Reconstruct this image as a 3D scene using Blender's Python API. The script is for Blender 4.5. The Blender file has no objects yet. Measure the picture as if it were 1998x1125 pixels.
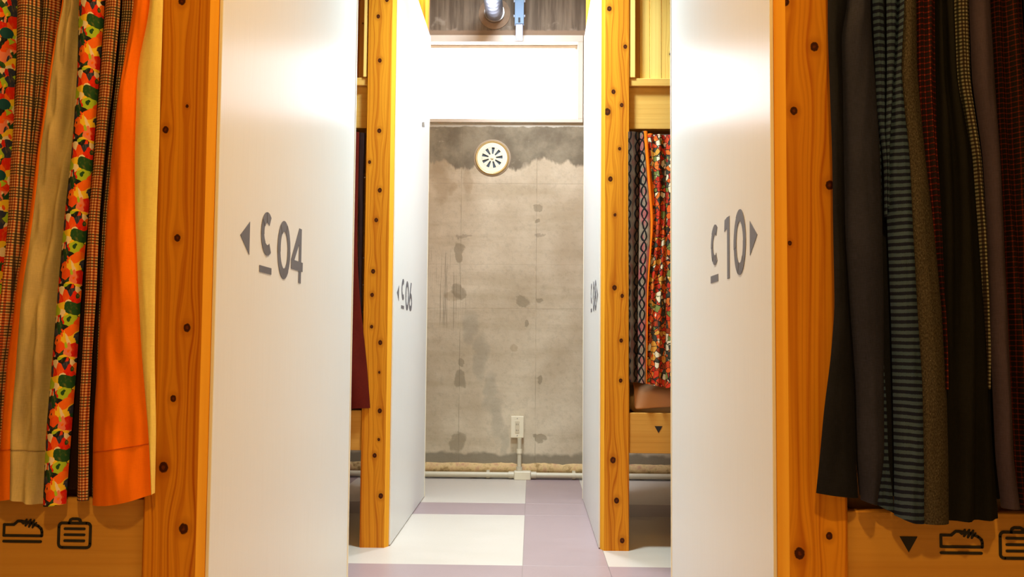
import bpy, bmesh, math, random
from mathutils import Vector, Matrix, noise
PI = math.pi
SC = bpy.context.scene
COL = SC.collection
random.seed(7)

# ------------------------------------------------------------------ camera
F, YAW, PITCH, ROLL, H = 1846.57, 0.0220, 0.0566, 0.0083, 0.7677
def rot():
    cy, sy = math.cos(YAW), math.sin(YAW)
    cp, sp = math.cos(PITCH), math.sin(PITCH)
    cr, sr = math.cos(ROLL), math.sin(ROLL)
    Ry = Matrix(((cy, sy, 0), (-sy, cy, 0), (0, 0, 1)))
    Rp = Matrix(((1, 0, 0), (0, cp, sp), (0, -sp, cp)))
    Rr = Matrix(((cr, 0, sr), (0, 1, 0), (-sr, 0, cr)))
    return Rr @ Rp @ Ry
R = rot()
cd = bpy.data.cameras.new('camera'); cam = bpy.data.objects.new('camera', cd); COL.objects.link(cam)
M3 = Matrix((R[0], R[2], -R[1])).transposed()
cam.matrix_world = Matrix.Translation((0, 0, H)) @ M3.to_4x4()
cd.sensor_fit = 'HORIZONTAL'; cd.sensor_width = 36; cd.lens = 36 * F / 1998
cd.clip_start = 0.05; cd.clip_end = 60
SC.camera = cam
def ray(px, py):
    return R.transposed() @ Vector(((px - 999) / F, 1, (562.5 - py) / F))
def at(px, py, Y):            # point of the picture on the plane at depth Y
    d = ray(px, py); t = Y / d.y
    return Vector((d.x * t, Y, H + d.z * t))
def at_x(px, py, X):          # ... on a wall plane at x = X
    d = ray(px, py); t = X / d.x
    return Vector((X, d.y * t, H + d.z * t))
def at_z(px, py, Z=0):
    d = ray(px, py); t = (Z - H) / d.z
    return Vector((d.x * t, d.y * t, Z))

# ------------------------------------------------------------------ light
SC.view_settings.view_transform = 'Standard'; SC.view_settings.look = 'None'
SC.view_settings.exposure = 0.48; SC.view_settings.gamma = 1.0
SC.view_settings.use_curve_mapping = False
w = bpy.data.worlds.new('sky'); SC.world = w; w.use_nodes = True
w.node_tree.nodes['Background'].inputs[0].default_value = (0.90, 0.95, 1.0, 1)
w.node_tree.nodes['Background'].inputs[1].default_value = 6.0
def area(name, loc, size, power, col, target=None, sy=None, spread=None):
    l = bpy.data.lights.new(name, 'AREA'); l.energy = power; l.color = col
    l.size = size
    if sy: l.shape = 'RECTANGLE'; l.size_y = sy
    else: l.shape = 'DISK'
    if spread: l.spread = spread
    o = bpy.data.objects.new(name, l); COL.objects.link(o); o.location = loc
    if target is not None:
        o.rotation_euler = (Vector(target) - Vector(loc)).to_track_quat('-Z', 'Y').to_euler()
    return o
WARM = (1.0, 0.72, 0.40)
area('daylight_window', (-0.35, 5.62, 2.26), 1.25, 14, (0.72, 0.80, 1.0), (-0.35, 0, 1.6), sy=0.46)
area('pendant_lamp_gap', (-0.10, 3.12, 2.68), 0.26, 28, (0.72, 0.93, 1.0), (-0.10, 3.12, 0), spread=2.0)
area('ceiling_lamp_entry', (0.05, -0.45, 2.72), 0.16, 23, (1.0, 0.64, 0.15), (0.05, 0.1, 0))
area('fill_light_aisle', (0.0, 1.3, 2.93), 0.30, 11, (1.0, 0.56, 0.14), (0.0, 1.3, 0), spread=1.6)  # unseen fill added to balance the warm tones, no known fixture
area('fill_light_rear', (-0.1, 4.25, 2.93), 0.3, 47, (0.78, 0.87, 1.0), (-0.1, 4.25, 0))  # unseen fill added to brighten the far wall and farther panels

# ------------------------------------------------------------------ node helpers
class NT:
    def __init__(s, name):
        s.m = bpy.data.materials.new(name); s.m.use_nodes = True
        s.t = s.m.node_tree; s.t.nodes.clear()
        s.out = s.t.nodes.new('ShaderNodeOutputMaterial')
        s.b = s.t.nodes.new('ShaderNodeBsdfPrincipled')
        s.t.links.new(s.b.outputs[0], s.out.inputs[0])
    def put(s, sock, v):
        if hasattr(v, 'links'): s.t.links.new(v, sock)
        elif v is not None:
            if isinstance(v, (tuple, list)) and len(v) == 3 and len(sock.default_value) == 4: v = (*v, 1)
            sock.default_value = v
    def m_(s, op, a, b=None, c=None, clamp=False):
        n = s.t.nodes.new('ShaderNodeMath'); n.operation = op; n.use_clamp = clamp
        s.put(n.inputs[0], a)
        if b is not None: s.put(n.inputs[1], b)
        if c is not None: s.put(n.inputs[2], c)
        return n.outputs[0]
    def v_(s, op, a, b=None):
        n = s.t.nodes.new('ShaderNodeVectorMath'); n.operation = op
        s.put(n.inputs[0], a)
        if b is not None: s.put(n.inputs[1], b)
        return n.outputs['Value'] if op in ('DOT_PRODUCT', 'LENGTH', 'DISTANCE') else n.outputs[0]
    def co(s, kind='Object'):
        return s.t.nodes.new('ShaderNodeTexCoord').outputs[kind]
    def sep(s, v):
        n = s.t.nodes.new('ShaderNodeSeparateXYZ'); s.put(n.inputs[0], v); return n.outputs
    def comb(s, x, y, z):
        n = s.t.nodes.new('ShaderNodeCombineXYZ')
        s.put(n.inputs[0], x); s.put(n.inputs[1], y); s.put(n.inputs[2], z); return n.outputs[0]
    def noise(s, vec, scale=1, detail=3, rough=0.5, color=False):
        n = s.t.nodes.new('ShaderNodeTexNoise'); s.put(n.inputs['Vector'], vec)
        n.inputs['Scale'].default_value = scale; n.inputs['Detail'].default_value = detail
        n.inputs['Roughness'].default_value = rough
        return n.outputs['Color' if color else 0]
    def voro(s, vec, scale=1, feature='F1', out='Color', rnd=1.0):
        n = s.t.nodes.new('ShaderNodeTexVoronoi'); n.feature = feature
        s.put(n.inputs['Vector'], vec); n.inputs['Scale'].default_value = scale
        n.inputs['Randomness'].default_value = rnd
        return n.outputs[out]
    def step(s, v, lo, hi):      # smooth 0..1
        n = s.t.nodes.new('ShaderNodeMapRange'); n.interpolation_type = 'SMOOTHSTEP'
        s.put(n.inputs[0], v); n.inputs[1].default_value = lo; n.inputs[2].default_value = hi
        return n.outputs[0]
    def mix(s, f, a, b, mode='MIX'):
        n = s.t.nodes.new('ShaderNodeMix'); n.data_type = 'RGBA'; n.blend_type = mode
        s.put(n.inputs[0], f); s.put(n.inputs[6], a); s.put(n.inputs[7], b); return n.outputs[2]
    def ramp(s, f, stops, const=False):
        n = s.t.nodes.new('ShaderNodeValToRGB'); s.put(n.inputs[0], f)
        e = n.color_ramp; e.interpolation = 'CONSTANT' if const else 'LINEAR'
        while len(e.elements) < len(stops): e.elements.new(0.5)
        for el, (p, c) in zip(e.elements, stops): el.position = p; el.color = (*c, 1)
        return n.outputs[0]
    def bump(s, h, dist=0.001, strength=1.0):
        n = s.t.nodes.new('ShaderNodeBump'); s.put(n.inputs['Height'], h)
        n.inputs['Distance'].default_value = dist; n.inputs['Strength'].default_value = strength
        s.put(s.b.inputs['Normal'], n.outputs[0])
    def fin(s, col, rough=0.5, spec=0.5, metal=0.0, sheen=None):
        s.put(s.b.inputs['Base Color'], col); s.put(s.b.inputs['Roughness'], rough)
        s.b.inputs['Specular IOR Level'].default_value = spec
        s.b.inputs['Metallic'].default_value = metal
        return s.m
def srgb(r, g, b):
    f = lambda c: ((c / 255 + 0.055) / 1.055) ** 2.4 if c > 10 else c / 255 / 12.92
    return (f(r), f(g), f(b))
def plain(name, c, rough=0.5, spec=0.5, metal=0.0, var=0.06, scale=30):
    n = NT(name); k = n.noise(n.co(), scale, 2)
    lo = tuple(x * (1 - var) for x in c); hi = tuple(min(1, x * (1 + var)) for x in c)
    return n.fin(n.mix(k, lo, hi), rough, spec, metal)

# ------------------------------------------------------------------ wood
W_LIGHT = srgb(226, 148, 36); W_DARK = srgb(172, 80, 12); W_KNOT = srgb(66, 28, 12)
def wood(name, light=W_LIGHT, dark=W_DARK, knots=(), axis='z', rings=1.0, rough=0.42, seed=0.0, fibre=1.0):
    n = NT(name); o = n.sep(n.co())
    if axis == 'z': x, y, z = o[0], o[1], o[2]
    elif axis == 'x': x, y, z = o[2], o[1], o[0]
    else: x, y, z = o[0], o[2], o[1]
    mask = None; xx = x
    for (ku, kv, r) in knots:
        dx = n.m_('SUBTRACT', x, ku); dz = n.m_('MULTIPLY', n.m_('SUBTRACT', z, kv), 0.85)
        d2 = n.m_('ADD', n.m_('MULTIPLY', dx, dx), n.m_('MULTIPLY', dz, dz))
        e = n.m_('EXPONENT', n.m_('MULTIPLY', d2, -1 / (2.4 * r) ** 2))
        dz2 = n.m_('MULTIPLY', dz, 0.4)
        d3 = n.m_('ADD', n.m_('MULTIPLY', dx, dx), n.m_('MULTIPLY', dz2, dz2))
        e2 = n.m_('EXPONENT', n.m_('MULTIPLY', d3, -1 / (2.4 * r) ** 2))
        xx = n.m_('SUBTRACT', xx, n.m_('MULTIPLY', dx, e2))
        mask = e if mask is None else n.m_('MAXIMUM', mask, e)
    v = n.comb(n.m_('MULTIPLY', xx, 13), n.m_('MULTIPLY', y, 9), n.m_('MULTIPLY', z, .8))
    v = n.v_('ADD', v, (seed, seed * 1.7, seed * 0.6))
    big = n.noise(v, 1, 1.5, 0.45)
    ph = n.m_('ADD', n.m_('MULTIPLY', big, 30 * rings), n.m_('MULTIPLY', xx, 330))
    ln = n.m_('MULTIPLY_ADD', n.m_('SINE', ph), 0.5, 0.5)
    ln = n.m_('POWER', ln, 5.0)
    v2 = n.comb(n.m_('MULTIPLY', xx, 420), n.m_('MULTIPLY', y, 420), n.m_('MULTIPLY', z, 7))
    fib = n.noise(v2, 1, 2, 0.6)
    v3 = n.comb(n.m_('MULTIPLY', xx, 26), n.m_('MULTIPLY', y, 26), n.m_('MULTIPLY', z, 0.7))
    wide = n.noise(n.v_('ADD', v3, (seed * 3, 1, seed)), 1, 2, 0.5)
    l2 = n.m_('POWER', n.m_('MULTIPLY_ADD', n.m_('SINE', n.m_('ADD', n.m_('MULTIPLY', xx, 900), n.m_('MULTIPLY', big, 45))), .5, .5), 3)
    f = n.m_('ADD', n.m_('ADD', n.m_('MULTIPLY', ln, 0.42 * min(1, rings)), n.m_('MULTIPLY', l2, .24 * fibre * fibre)), n.m_('MULTIPLY', n.m_('SUBTRACT', fib, 0.5), 0.45 * fibre))
    f = n.m_('ADD', f, n.m_('MULTIPLY', n.m_('SUBTRACT', wide, 0.42), 1.3), clamp=True)
    c = n.mix(f, light, dark)
    if mask is not None:
        halo = n.step(mask, 0.32, 0.80)
        c = n.mix(n.m_('MULTIPLY', halo, 0.28), c, tuple(a * 0.7 for a in dark))
        wob = n.noise(n.co(), 260, 2)
        mm = n.m_('ADD', mask, n.m_('MULTIPLY', n.m_('SUBTRACT', wob, 0.5), 0.10))
        c = n.mix(n.step(mm, 0.84, 0.90), c, W_KNOT)
        c = n.mix(n.m_('MULTIPLY', n.step(mm, 0.97, 0.998), 0.3), c, tuple(a * .8 for a in dark))
    n.bump(n.m_('ADD', fib, ln), 0.0002, 0.5)
    return n.fin(c, rough, 0.12)

def knots_on(lst, Y, ox, oz, rpx=7.0):
    out = []
    for k in lst:
        p = at(k[0], k[1], Y); r = (k[2] if len(k) > 2 else rpx) / F * Y
        out.append((p.x - ox, p.z - oz, r))
    return out

# ------------------------------------------------------------------ mesh helpers
def link(name, me, mat=None, parent=None, loc=(0, 0, 0)):
    o = bpy.data.objects.new(name, me); COL.objects.link(o)
    if mat is not None and me is not None: me.materials.append(mat)
    if parent is not None: o.parent = parent
    o.location = loc
    return o
def thing(name, label, cat, loc=(0, 0, 0), group=None):
    o = bpy.data.objects.new(name, None); COL.objects.link(o); o.location = loc
    o.empty_display_size = 0.1
    o['label'] = label; o['category'] = cat
    if group: o['group'] = group
    return o
def tag(o, label, cat, group=None):
    o['label'] = label; o['category'] = cat
    if group: o['group'] = group
    return o
def bm_box(bm, a, b):
    x0, y0, z0 = (min(a[i], b[i]) for i in range(3)); x1, y1, z1 = (max(a[i], b[i]) for i in range(3))
    vs = [bm.verts.new(p) for p in ((x0, y0, z0), (x1, y0, z0), (x1, y1, z0), (x0, y1, z0),
                                    (x0, y0, z1), (x1, y0, z1), (x1, y1, z1), (x0, y1, z1))]
    for f in ((0, 3, 2, 1), (4, 5, 6, 7), (0, 1, 5, 4), (1, 2, 6, 5), (2, 3, 7, 6), (3, 0, 4, 7)):
        bm.faces.new([vs[i] for i in f])
def fin(bm, name, smooth=False):
    me = bpy.data.meshes.new(name); bm.normal_update(); bm.to_mesh(me); bm.free()
    if smooth:
        for p in me.polygons: p.use_smooth = True
    return me
def box(name, a, b, mat, parent=None, bevel=0.002, origin=None):
    """box given in the parent's frame; own origin at its low corner centre"""
    lo = [min(a[i], b[i]) for i in range(3)]; hi = [max(a[i], b[i]) for i in range(3)]
    org = origin or ((lo[0] + hi[0]) / 2, (lo[1] + hi[1]) / 2, lo[2])
    bm = bmesh.new(); bm_box(bm, [lo[i] - org[i] for i in range(3)], [hi[i] - org[i] for i in range(3)])
    if bevel: bmesh.ops.bevel(bm, geom=bm.edges[:], offset=bevel, segments=1, affect='EDGES')
    return link(name, fin(bm, name), mat, parent, org)
def cyl_bm(bm, p0, p1, r, seg=20, r1=None, caps=True):
    p0, p1 = Vector(p0), Vector(p1); d = (p1 - p0).normalized()
    u = d.orthogonal().normalized(); v = d.cross(u); r1 = r if r1 is None else r1
    A, B = [], []
    for i in range(seg):
        t = 2 * PI * i / seg; e = u * math.cos(t) + v * math.sin(t)
        A.append(bm.verts.new(p0 + e * r)); B.append(bm.verts.new(p1 + e * r1))
    for i in range(seg):
        j = (i + 1) % seg; bm.faces.new((A[i], A[j], B[j], B[i]))
    if caps: bm.faces.new(A[::-1]); bm.faces.new(B)
def smooth_by_angle(me, ang=40):
    me.polygons.foreach_set('use_smooth', [True] * len(me.polygons))
    try: me.set_sharp_from_angle(angle=math.radians(ang))
    except Exception: pass
def cyl(name, p0, p1, r, mat, parent=None, seg=20, r1=None, bevel=0):
    org = Vector(p0)
    bm = bmesh.new(); cyl_bm(bm, (0, 0, 0), Vector(p1) - org, r, seg, r1)
    if bevel:
        ed = [e for e in bm.edges if any(len(f.verts) > 4 for f in e.link_faces)]
        bmesh.ops.bevel(bm, geom=ed, offset=bevel, segments=2, affect='EDGES')
    me = fin(bm, name); smooth_by_angle(me); return link(name, me, mat, parent, org)

# ------------------------------------------------------------------ room shell
YW = 5.41
XLW, XRW, YB, ZC = -2.72, 2.62, -1.6, 3.0

def concrete():
    n = NT('raw_concrete'); co = n.co(); o = n.sep(co); x, z = o[0], o[2]
    warpc = n.noise(co, 9, 4, 0.6, color=True)
    wv = n.v_('MULTIPLY', n.v_('SUBTRACT', warpc, (0.5, 0.5, 0.5)), (0.11, 0, 0.11))
    cw = n.v_('ADD', co, wv); ow = n.sep(cw)
    cloud = n.noise(co, 2.2, 5, 0.6); fine = n.noise(co, 45, 4, 0.65)
    band = n.noise(n.v_('MULTIPLY', co, (1.1, 1, 9)), 1.0, 4, 0.6)
    base = n.mix(n.step(cloud, 0.3, 0.7), srgb(182, 163, 134), srgb(214, 198, 170))
    base = n.mix(n.m_('MULTIPLY', n.step(band, 0.42, 0.68), 0.5), base, srgb(170, 151, 120))
    base = n.mix(n.m_('MULTIPLY', n.step(fine, 0.45, 0.75), 0.22), base, srgb(130, 118, 98))
    def W(px, py):
        p = at(px, py, YW); return p.x, p.z
    def ell(px, py, rx, ry, soft=0.35):
        cx, cz = W(px, py)
        a = n.m_('MULTIPLY', n.m_('SUBTRACT', ow[0], cx), F / YW / rx)
        b = n.m_('MULTIPLY', n.m_('SUBTRACT', ow[2], cz), F / YW / ry)
        d = n.m_('ADD', n.m_('MULTIPLY', a, a), n.m_('MULTIPLY', b, b))
        return n.step(d, 1.0 + soft, 1.0 - soft)
    def mx(lst):
        r = lst[0]
        for q in lst[1:]: r = n.m_('MAXIMUM', r, q)
        return r
    # soft diagonal smear and darker stains
    sm = mx([ell(918, 640, 14, 34, .7), ell(938, 700, 12, 45, .7), ell(958, 760, 12, 40, .7),
             ell(968, 815, 12, 45, .7), ell(982, 860, 11, 30, .7)])
    base = n.mix(n.m_('MULTIPLY', sm, 0.34), base, srgb(140, 134, 116))
    st = mx([ell(876, 300, 13, 26, .6), ell(878, 368, 9, 12, .6), ell(912, 352, 11, 22, .6), ell(860, 345, 16, 60, .8),
             ell(880, 575, 14, 10), ell(1000, 680, 8, 8)])
    base = n.mix(n.m_('MULTIPLY', st, 0.40), base, srgb(150, 126, 92))
    # grey mortar fillings
    pt = mx([ell(897, 492, 9, 20), ell(895, 568, 14, 15), ell(903, 707, 7, 10), ell(897, 740, 10, 17),
             ell(893, 862, 15, 22), ell(1020, 588, 13, 13), ell(1050, 404, 9, 6), ell(1051, 432, 7, 5),
             ell(1051, 585, 6, 7), ell(1052, 741, 6, 8), ell(1052, 856, 9, 8), ell(1024, 632, 5, 6)])
    base = n.mix(n.m_('MULTIPLY', pt, 0.6), base, srgb(134, 120, 94))
    # drips left
    drip = n.noise(n.v_('MULTIPLY', co, (130, 1, 3)), 1, 2)
    dm = n.m_('MULTIPLY', n.step(drip, 0.55, 0.68), mx([ell(862, 530, 40, 40, .6), ell(880, 590, 30, 50, .7)]))
    base = n.mix(n.m_('MULTIPLY', dm, 0.55), base, srgb(120, 106, 84))
    # formwork joints
    def vline(px, wd=0.0032):
        cx, _ = W(px, 560)
        d = n.m_('ABSOLUTE', n.m_('SUBTRACT', n.m_('ADD', x, n.m_('MULTIPLY', n.m_('SUBTRACT', fine, .5), .006)), cx))
        return n.step(d, wd, wd * 0.3)
    def hline(py, wd=0.003):
        _, cz = W(950, py)
        d = n.m_('ABSOLUTE', n.m_('SUBTRACT', n.m_('ADD', z, n.m_('MULTIPLY', n.m_('SUBTRACT', fine, .5), .006)), cz))
        return n.step(d, wd, wd * 0.3)
    jl = mx([vline(898), vline(1046), hline(602), n.m_('MULTIPLY', hline(516), .5), n.m_('MULTIPLY', hline(358), .6)])
    brk = n.step(n.noise(co, 5, 3), 0.35, 0.6)
    base = n.mix(n.m_('MULTIPLY', n.m_('MULTIPLY', jl, brk), 0.35), base, srgb(104, 92, 72))
    # crack marks
    ck = mx([ell(908, 460, 13, 2.2), ell(1056, 458, 10, 2)])
    base = n.mix(n.m_('MULTIPLY', ck, .3), base, srgb(80, 70, 56))
    # dark render band under the window with ragged lower edge
    zt = W(960, 322)[1]
    rag = n.m_('ADD', z, n.m_('MULTIPLY', n.m_('SUBTRACT', n.noise(n.v_('MULTIPLY', co, (1, 1, .35)), 7, 4, .6), .5), 0.26))
    bm_ = n.step(rag, zt - 0.012, zt + 0.012)
    dk = n.mix(n.step(n.noise(co, 6, 5, .65), .35, .7), srgb(116, 104, 84), srgb(148, 136, 112))
    speck = n.step(n.noise(co, 14, 3, .6), 0.66, 0.74)
    dk = n.mix(n.m_('MULTIPLY', speck, 0.45), dk, srgb(190, 178, 152))
    base = n.mix(bm_, base, dk)
    # plaster lip right under the sill
    zl = W(960, 247)[1]
    rg2 = n.m_('ADD', z, n.m_('MULTIPLY', n.m_('SUBTRACT', n.noise(co, 22, 3), .5), 0.03))
    lip = n.step(rg2, zl - 0.003, zl + 0.004)
    base = n.mix(lip, base, srgb(186, 178, 160))
    # board marked concrete above the window
    zu = W(960, 72)[1]
    up = n.step(z, zu - 0.004, zu + 0.004)
    brd = n.noise(n.v_('MULTIPLY', co, (32, 1, 2.2)), 1, 4, .6)
    ub = n.mix(n.step(brd, .35, .68), srgb(104, 90, 74), srgb(140, 124, 104))
    ub = n.mix(n.m_('MULTIPLY', n.step(n.noise(co, 9, 4), .62, .72), .6), ub, srgb(172, 160, 142))
    zl2 = W(960, 58)[1]
    ub = n.mix(n.step(n.m_('ADD', z, n.m_('MULTIPLY', fine, .02)), zl2 + .012, zl2), ub, srgb(150, 126, 102))
    base = n.mix(up, base, ub)
    # foot of the wall
    zb = W(960, 884)[1]
    rg = n.m_('ADD', z, n.m_('MULTIPLY', n.m_('SUBTRACT', n.noise(co, 12, 4), .5), 0.07))
    ft = n.step(rg, zb + 0.012, zb - 0.012)
    base = n.mix(n.m_('MULTIPLY', ft, .8), base, srgb(122, 112, 92))
    hgt = n.m_('ADD', n.m_('MULTIPLY', fine, .35), n.m_('MULTIPLY', pt, -0.6))
    hgt = n.m_('SUBTRACT', hgt, n.m_('MULTIPLY', jl, 0.3))
    hgt = n.m_('ADD', hgt, n.m_('MULTIPLY', bm_, 0.6)); hgt = n.m_('ADD', hgt, n.m_('MULTIPLY', n.noise(co, 14, 5, .7), 1.2))
    n.bump(hgt, 0.004, 0.45)
    return n.fin(base, 0.8, 0.25)
M_CONC = concrete()
def plain_concrete():
    n = NT('ceiling_concrete'); co = n.co()
    c = n.mix(n.noise(co, 3, 5, .6), srgb(150, 138, 118), srgb(206, 196, 176)); n.bump(n.noise(co, 30, 4), .003, .4)
    return n.fin(c, .85, .2)
M_CEIL = plain_concrete()
M_WALL = plain('painted_plaster', srgb(226, 212, 186), .8, .2)

WIN_X0 = -1.05
pr = at(1137, 236, YW); pt_ = at(1000, 70, YW)
WX0, WX1 = WIN_X0, pr.x; WZ0 = at(1000, 238, YW).z; WZ1 = pt_.z
def struct(o): o['kind'] = 'structure'; return o
bm = bmesh.new()
for a, b in (((XLW, YW, 0), (WX0, YW + .2, ZC)), ((WX1, YW, 0), (XRW, YW + .2, ZC)),
             ((WX0, YW, 0), (WX1, YW + .2, WZ0)), ((WX0, YW, WZ1), (WX1, YW + .2, ZC))):
    bm_box(bm, a, b)
struct(link('wall_far', fin(bm, 'wall_far'), M_CONC))
struct(box('wall_left', (XLW - .12, YB, 0), (XLW, YW, ZC), M_WALL, bevel=0))
struct(box('wall_right', (XRW, YB, 0), (XRW + .12, YW, ZC), M_WALL, bevel=0))
struct(box('wall_back', (XLW, YB - .12, 0), (XRW, YB, ZC), M_WALL, bevel=0))
struct(box('ceiling', (XLW - .12, YB - .12, ZC), (XRW + .12, YW + .2, ZC + .15), M_CEIL, bevel=0))
M_SUB = plain('floor_screed', srgb(150, 136, 124), .6)
floor = struct(box('floor', (XLW - .12, YB - .12, -.12), (XRW + .12, YW + .2, -.003), M_SUB, bevel=0, origin=(0, 0, 0)))
def tilemat(name, c1, c2):
    n = NT(name); co = n.co()
    k = n.noise(n.v_('MULTIPLY', co, (1, 3, 1)), 4, 4, .6); s = n.noise(co, 160, 2)
    c = n.mix(k, c1, c2); c = n.mix(n.m_('MULTIPLY', n.step(s, .55, .8), .2), c, tuple(q * .7 for q in c1))
    return n.fin(c, n.m_('MULTIPLY_ADD', k, .15, .27), .45)
M_CREAM = tilemat('cream_vinyl', srgb(192, 180, 166), srgb(204, 192, 180))
M_MAUVE = tilemat('mauve_vinyl', srgb(152, 130, 130), srgb(164, 142, 142))
px0 = at_z(1022, 1050).x; px1 = at_z(1186, 1102).x
ty0 = at_z(900, 1101).y; ty1 = at_z(900, 1003).y
sx, sxm = 0.95, px1 - px0; sy_, sym = ty1 - ty0, at_z(900, 980).y - ty1
perx, pery = sx + sxm, sy_ + sym
xs = []
for i in range(-3, 3):
    a = px1 + perx * i; xs += [(a, a + sx, 1), (a + sx, a + perx, 0)]
ys = []
for j in range(-5, 3):
    a = ty0 + pery * j; ys += [(a, a + sy_, 1), (a + sy_, a + pery, 0)]
for (a, b, c) in xs:
    for (d, e, f) in ys:
        a_, b_, d_, e_ = max(a, XLW), min(b, XRW), max(d, YB), min(e, YW)
        if b_ - a_ < .02 or e_ - d_ < .02: continue
        g = .0006
        box('floor_tile', (a_ + g, d_ + g, -.003), (b_ - g, e_ - g, 0), M_CREAM if (c and f) else M_MAUVE, floor, bevel=.0004)

# rough mortar ledge at the foot of the far wall
def ledge():
    bm = bmesh.new(); z0, z1 = at(1000, 917, YW).z, at(1000, 903, YW).z
    N = 260; rows = []
    for i in range(N + 1):
        x = XLW + (XRW - XLW) * i / N
        t = noise.noise((x * 9, 0, 0)) * .008 + noise.noise((x * 31, 3, 0)) * .006
        d = .014 + abs(noise.noise((x * 14, 7, 0))) * .018
        rows.append([bm.verts.new(p) for p in ((x, YW, z1 + t), (x, YW - d, z1 + t - .006), (x, YW - d - .004, z0 - .01 + t * .5), (x, YW, z0 - .02))])
    for i in range(N):
        for k in range(3): bm.faces.new((rows[i][k], rows[i][k + 1], rows[i + 1][k + 1], rows[i + 1][k]))
    n = NT('raw_mortar'); co = n.co(); k = n.noise(co, 24, 4, .6)
    m = n.fin(n.ramp(k, ((.3, srgb(150, 118, 72)), (.5, srgb(214, 182, 128)), (.66, srgb(196, 150, 112)))), .9, .2); n.bump(k, .004, .6)
    struct(link('trim_1', fin(bm, 'trim_1', True), m))
ledge()

# window
M_FRAME = plain('window_frame_paint', srgb(214, 200, 180), .45)
win = struct(thing('window_1', 'x', 'x')); del win['label']; del win['category']
fr = .022
yF = YW - .004
def wbox(nm, a, b, m=M_FRAME, bv=.002): return box(nm, a, b, m, win, bv)
zA = at(1000, 83, YW).z; zB = at(1000, 233, YW).z; xR = at(1127, 160, YW).x
wbox('window_frame', (WX0, yF - .012, zA), (WX1, YW + .16, WZ1))
wbox('window_frame', (xR, yF - .012, zB), (WX1, YW + .16, zA))
wbox('window_frame', (WX0, yF - .012, zB), (WX0 + .03, YW + .16, zA))
wbox('window_sill', (WX0, yF - .014, WZ0 - .006), (WX1, YW + .16, zB))
wbox('sash', (WX0 + .03, YW + .05, zA - .018), (xR, YW + .08, zA)); wbox('sash', (WX0 + .03, YW + .05, zB), (xR, YW + .08, zB + .016))
wbox('sash', (xR - .014, YW + .05, zB + .016), (xR, YW + .08, zA - .018)); wbox('sash', (WX0 + .03, YW + .05, zB + .016), (WX0 + .044, YW + .08, zA - .018))
g = NT('window_glass'); g.t.nodes.remove(g.b)
tr = g.t.nodes.new('ShaderNodeBsdfTransparent'); gl = g.t.nodes.new('ShaderNodeBsdfGlossy'); gl.inputs['Roughness'].default_value = .02
mxs = g.t.nodes.new('ShaderNodeMixShader'); mxs.inputs[0].default_value = .06
g.t.links.new(tr.outputs[0], mxs.inputs[1]); g.t.links.new(gl.outputs[0], mxs.inputs[2]); g.t.links.new(mxs.outputs[0], g.out.inputs[0])
wbox('pane', (WX0 + .044, YW + .062, zB + .016), (xR - .014, YW + .067, zA - .018), g.m, 0)

# ------------------------------------------------------------------ panel, board, decal materials
def panel_mat():
    n = NT('white_laminate'); co = n.co()
    st = n.noise(n.v_('MULTIPLY', co, (1, 320, 5)), 1, 2, .5)
    k = n.noise(co, 1.5, 3)
    c = n.mix(k, srgb(231, 227, 220), srgb(238, 234, 228)); c = n.mix(n.m_('MULTIPLY', n.step(st, .4, .75), .10), c, srgb(206, 196, 182))
    n.bump(st, .0002, .25)
    tg = n.t.nodes.new('ShaderNodeTangent'); tg.direction_type = 'RADIAL'; tg.axis = 'Z'
    n.b.inputs['Anisotropic'].default_value = .8; n.put(n.b.inputs['Tangent'], tg.outputs[0])
    return n.fin(c, .33, .16)
M_PANEL = panel_mat()
M_TRIM = plain('cream_edge_strip', srgb(236, 224, 196), .4)
M_DECAL = plain('grey_vinyl_lettering', srgb(92, 88, 92), .5, var=.03)
M_BLACK = plain('black_print', srgb(22, 16, 16), .6, var=.02)
M_BOARD = wood('pale_board', srgb(210, 152, 70), srgb(186, 122, 46), axis='x', rings=.35, seed=4.2, fibre=.5)
M_BEAM = wood('beam_wood', srgb(230, 180, 94), srgb(210, 148, 64), axis='x', rings=.4, seed=9.2, fibre=.5)
M_PLANK = [wood('plank_wood', srgb(252, 214, 122), srgb(232, 180, 84), axis='z', rings=.6, seed=2.5, fibre=.6),
           wood('plank_wood_brown', srgb(206, 150, 80), srgb(168, 108, 46), knots=((.0, .52, .004), (-.006, .22, .003)), axis='z', rings=.7, seed=6.5),
           wood('plank_wood_knotty', srgb(250, 208, 112), srgb(206, 142, 60), knots=((.01, .10, .006), (.012, .3, .004)), axis='z', rings=.9, seed=12.5)]
M_POST = wood('post_wood_plain', seed=1.0)
M_REDWOOD = wood('red_brown_board', srgb(176, 104, 48), srgb(134, 70, 26), seed=8.0)

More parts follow.
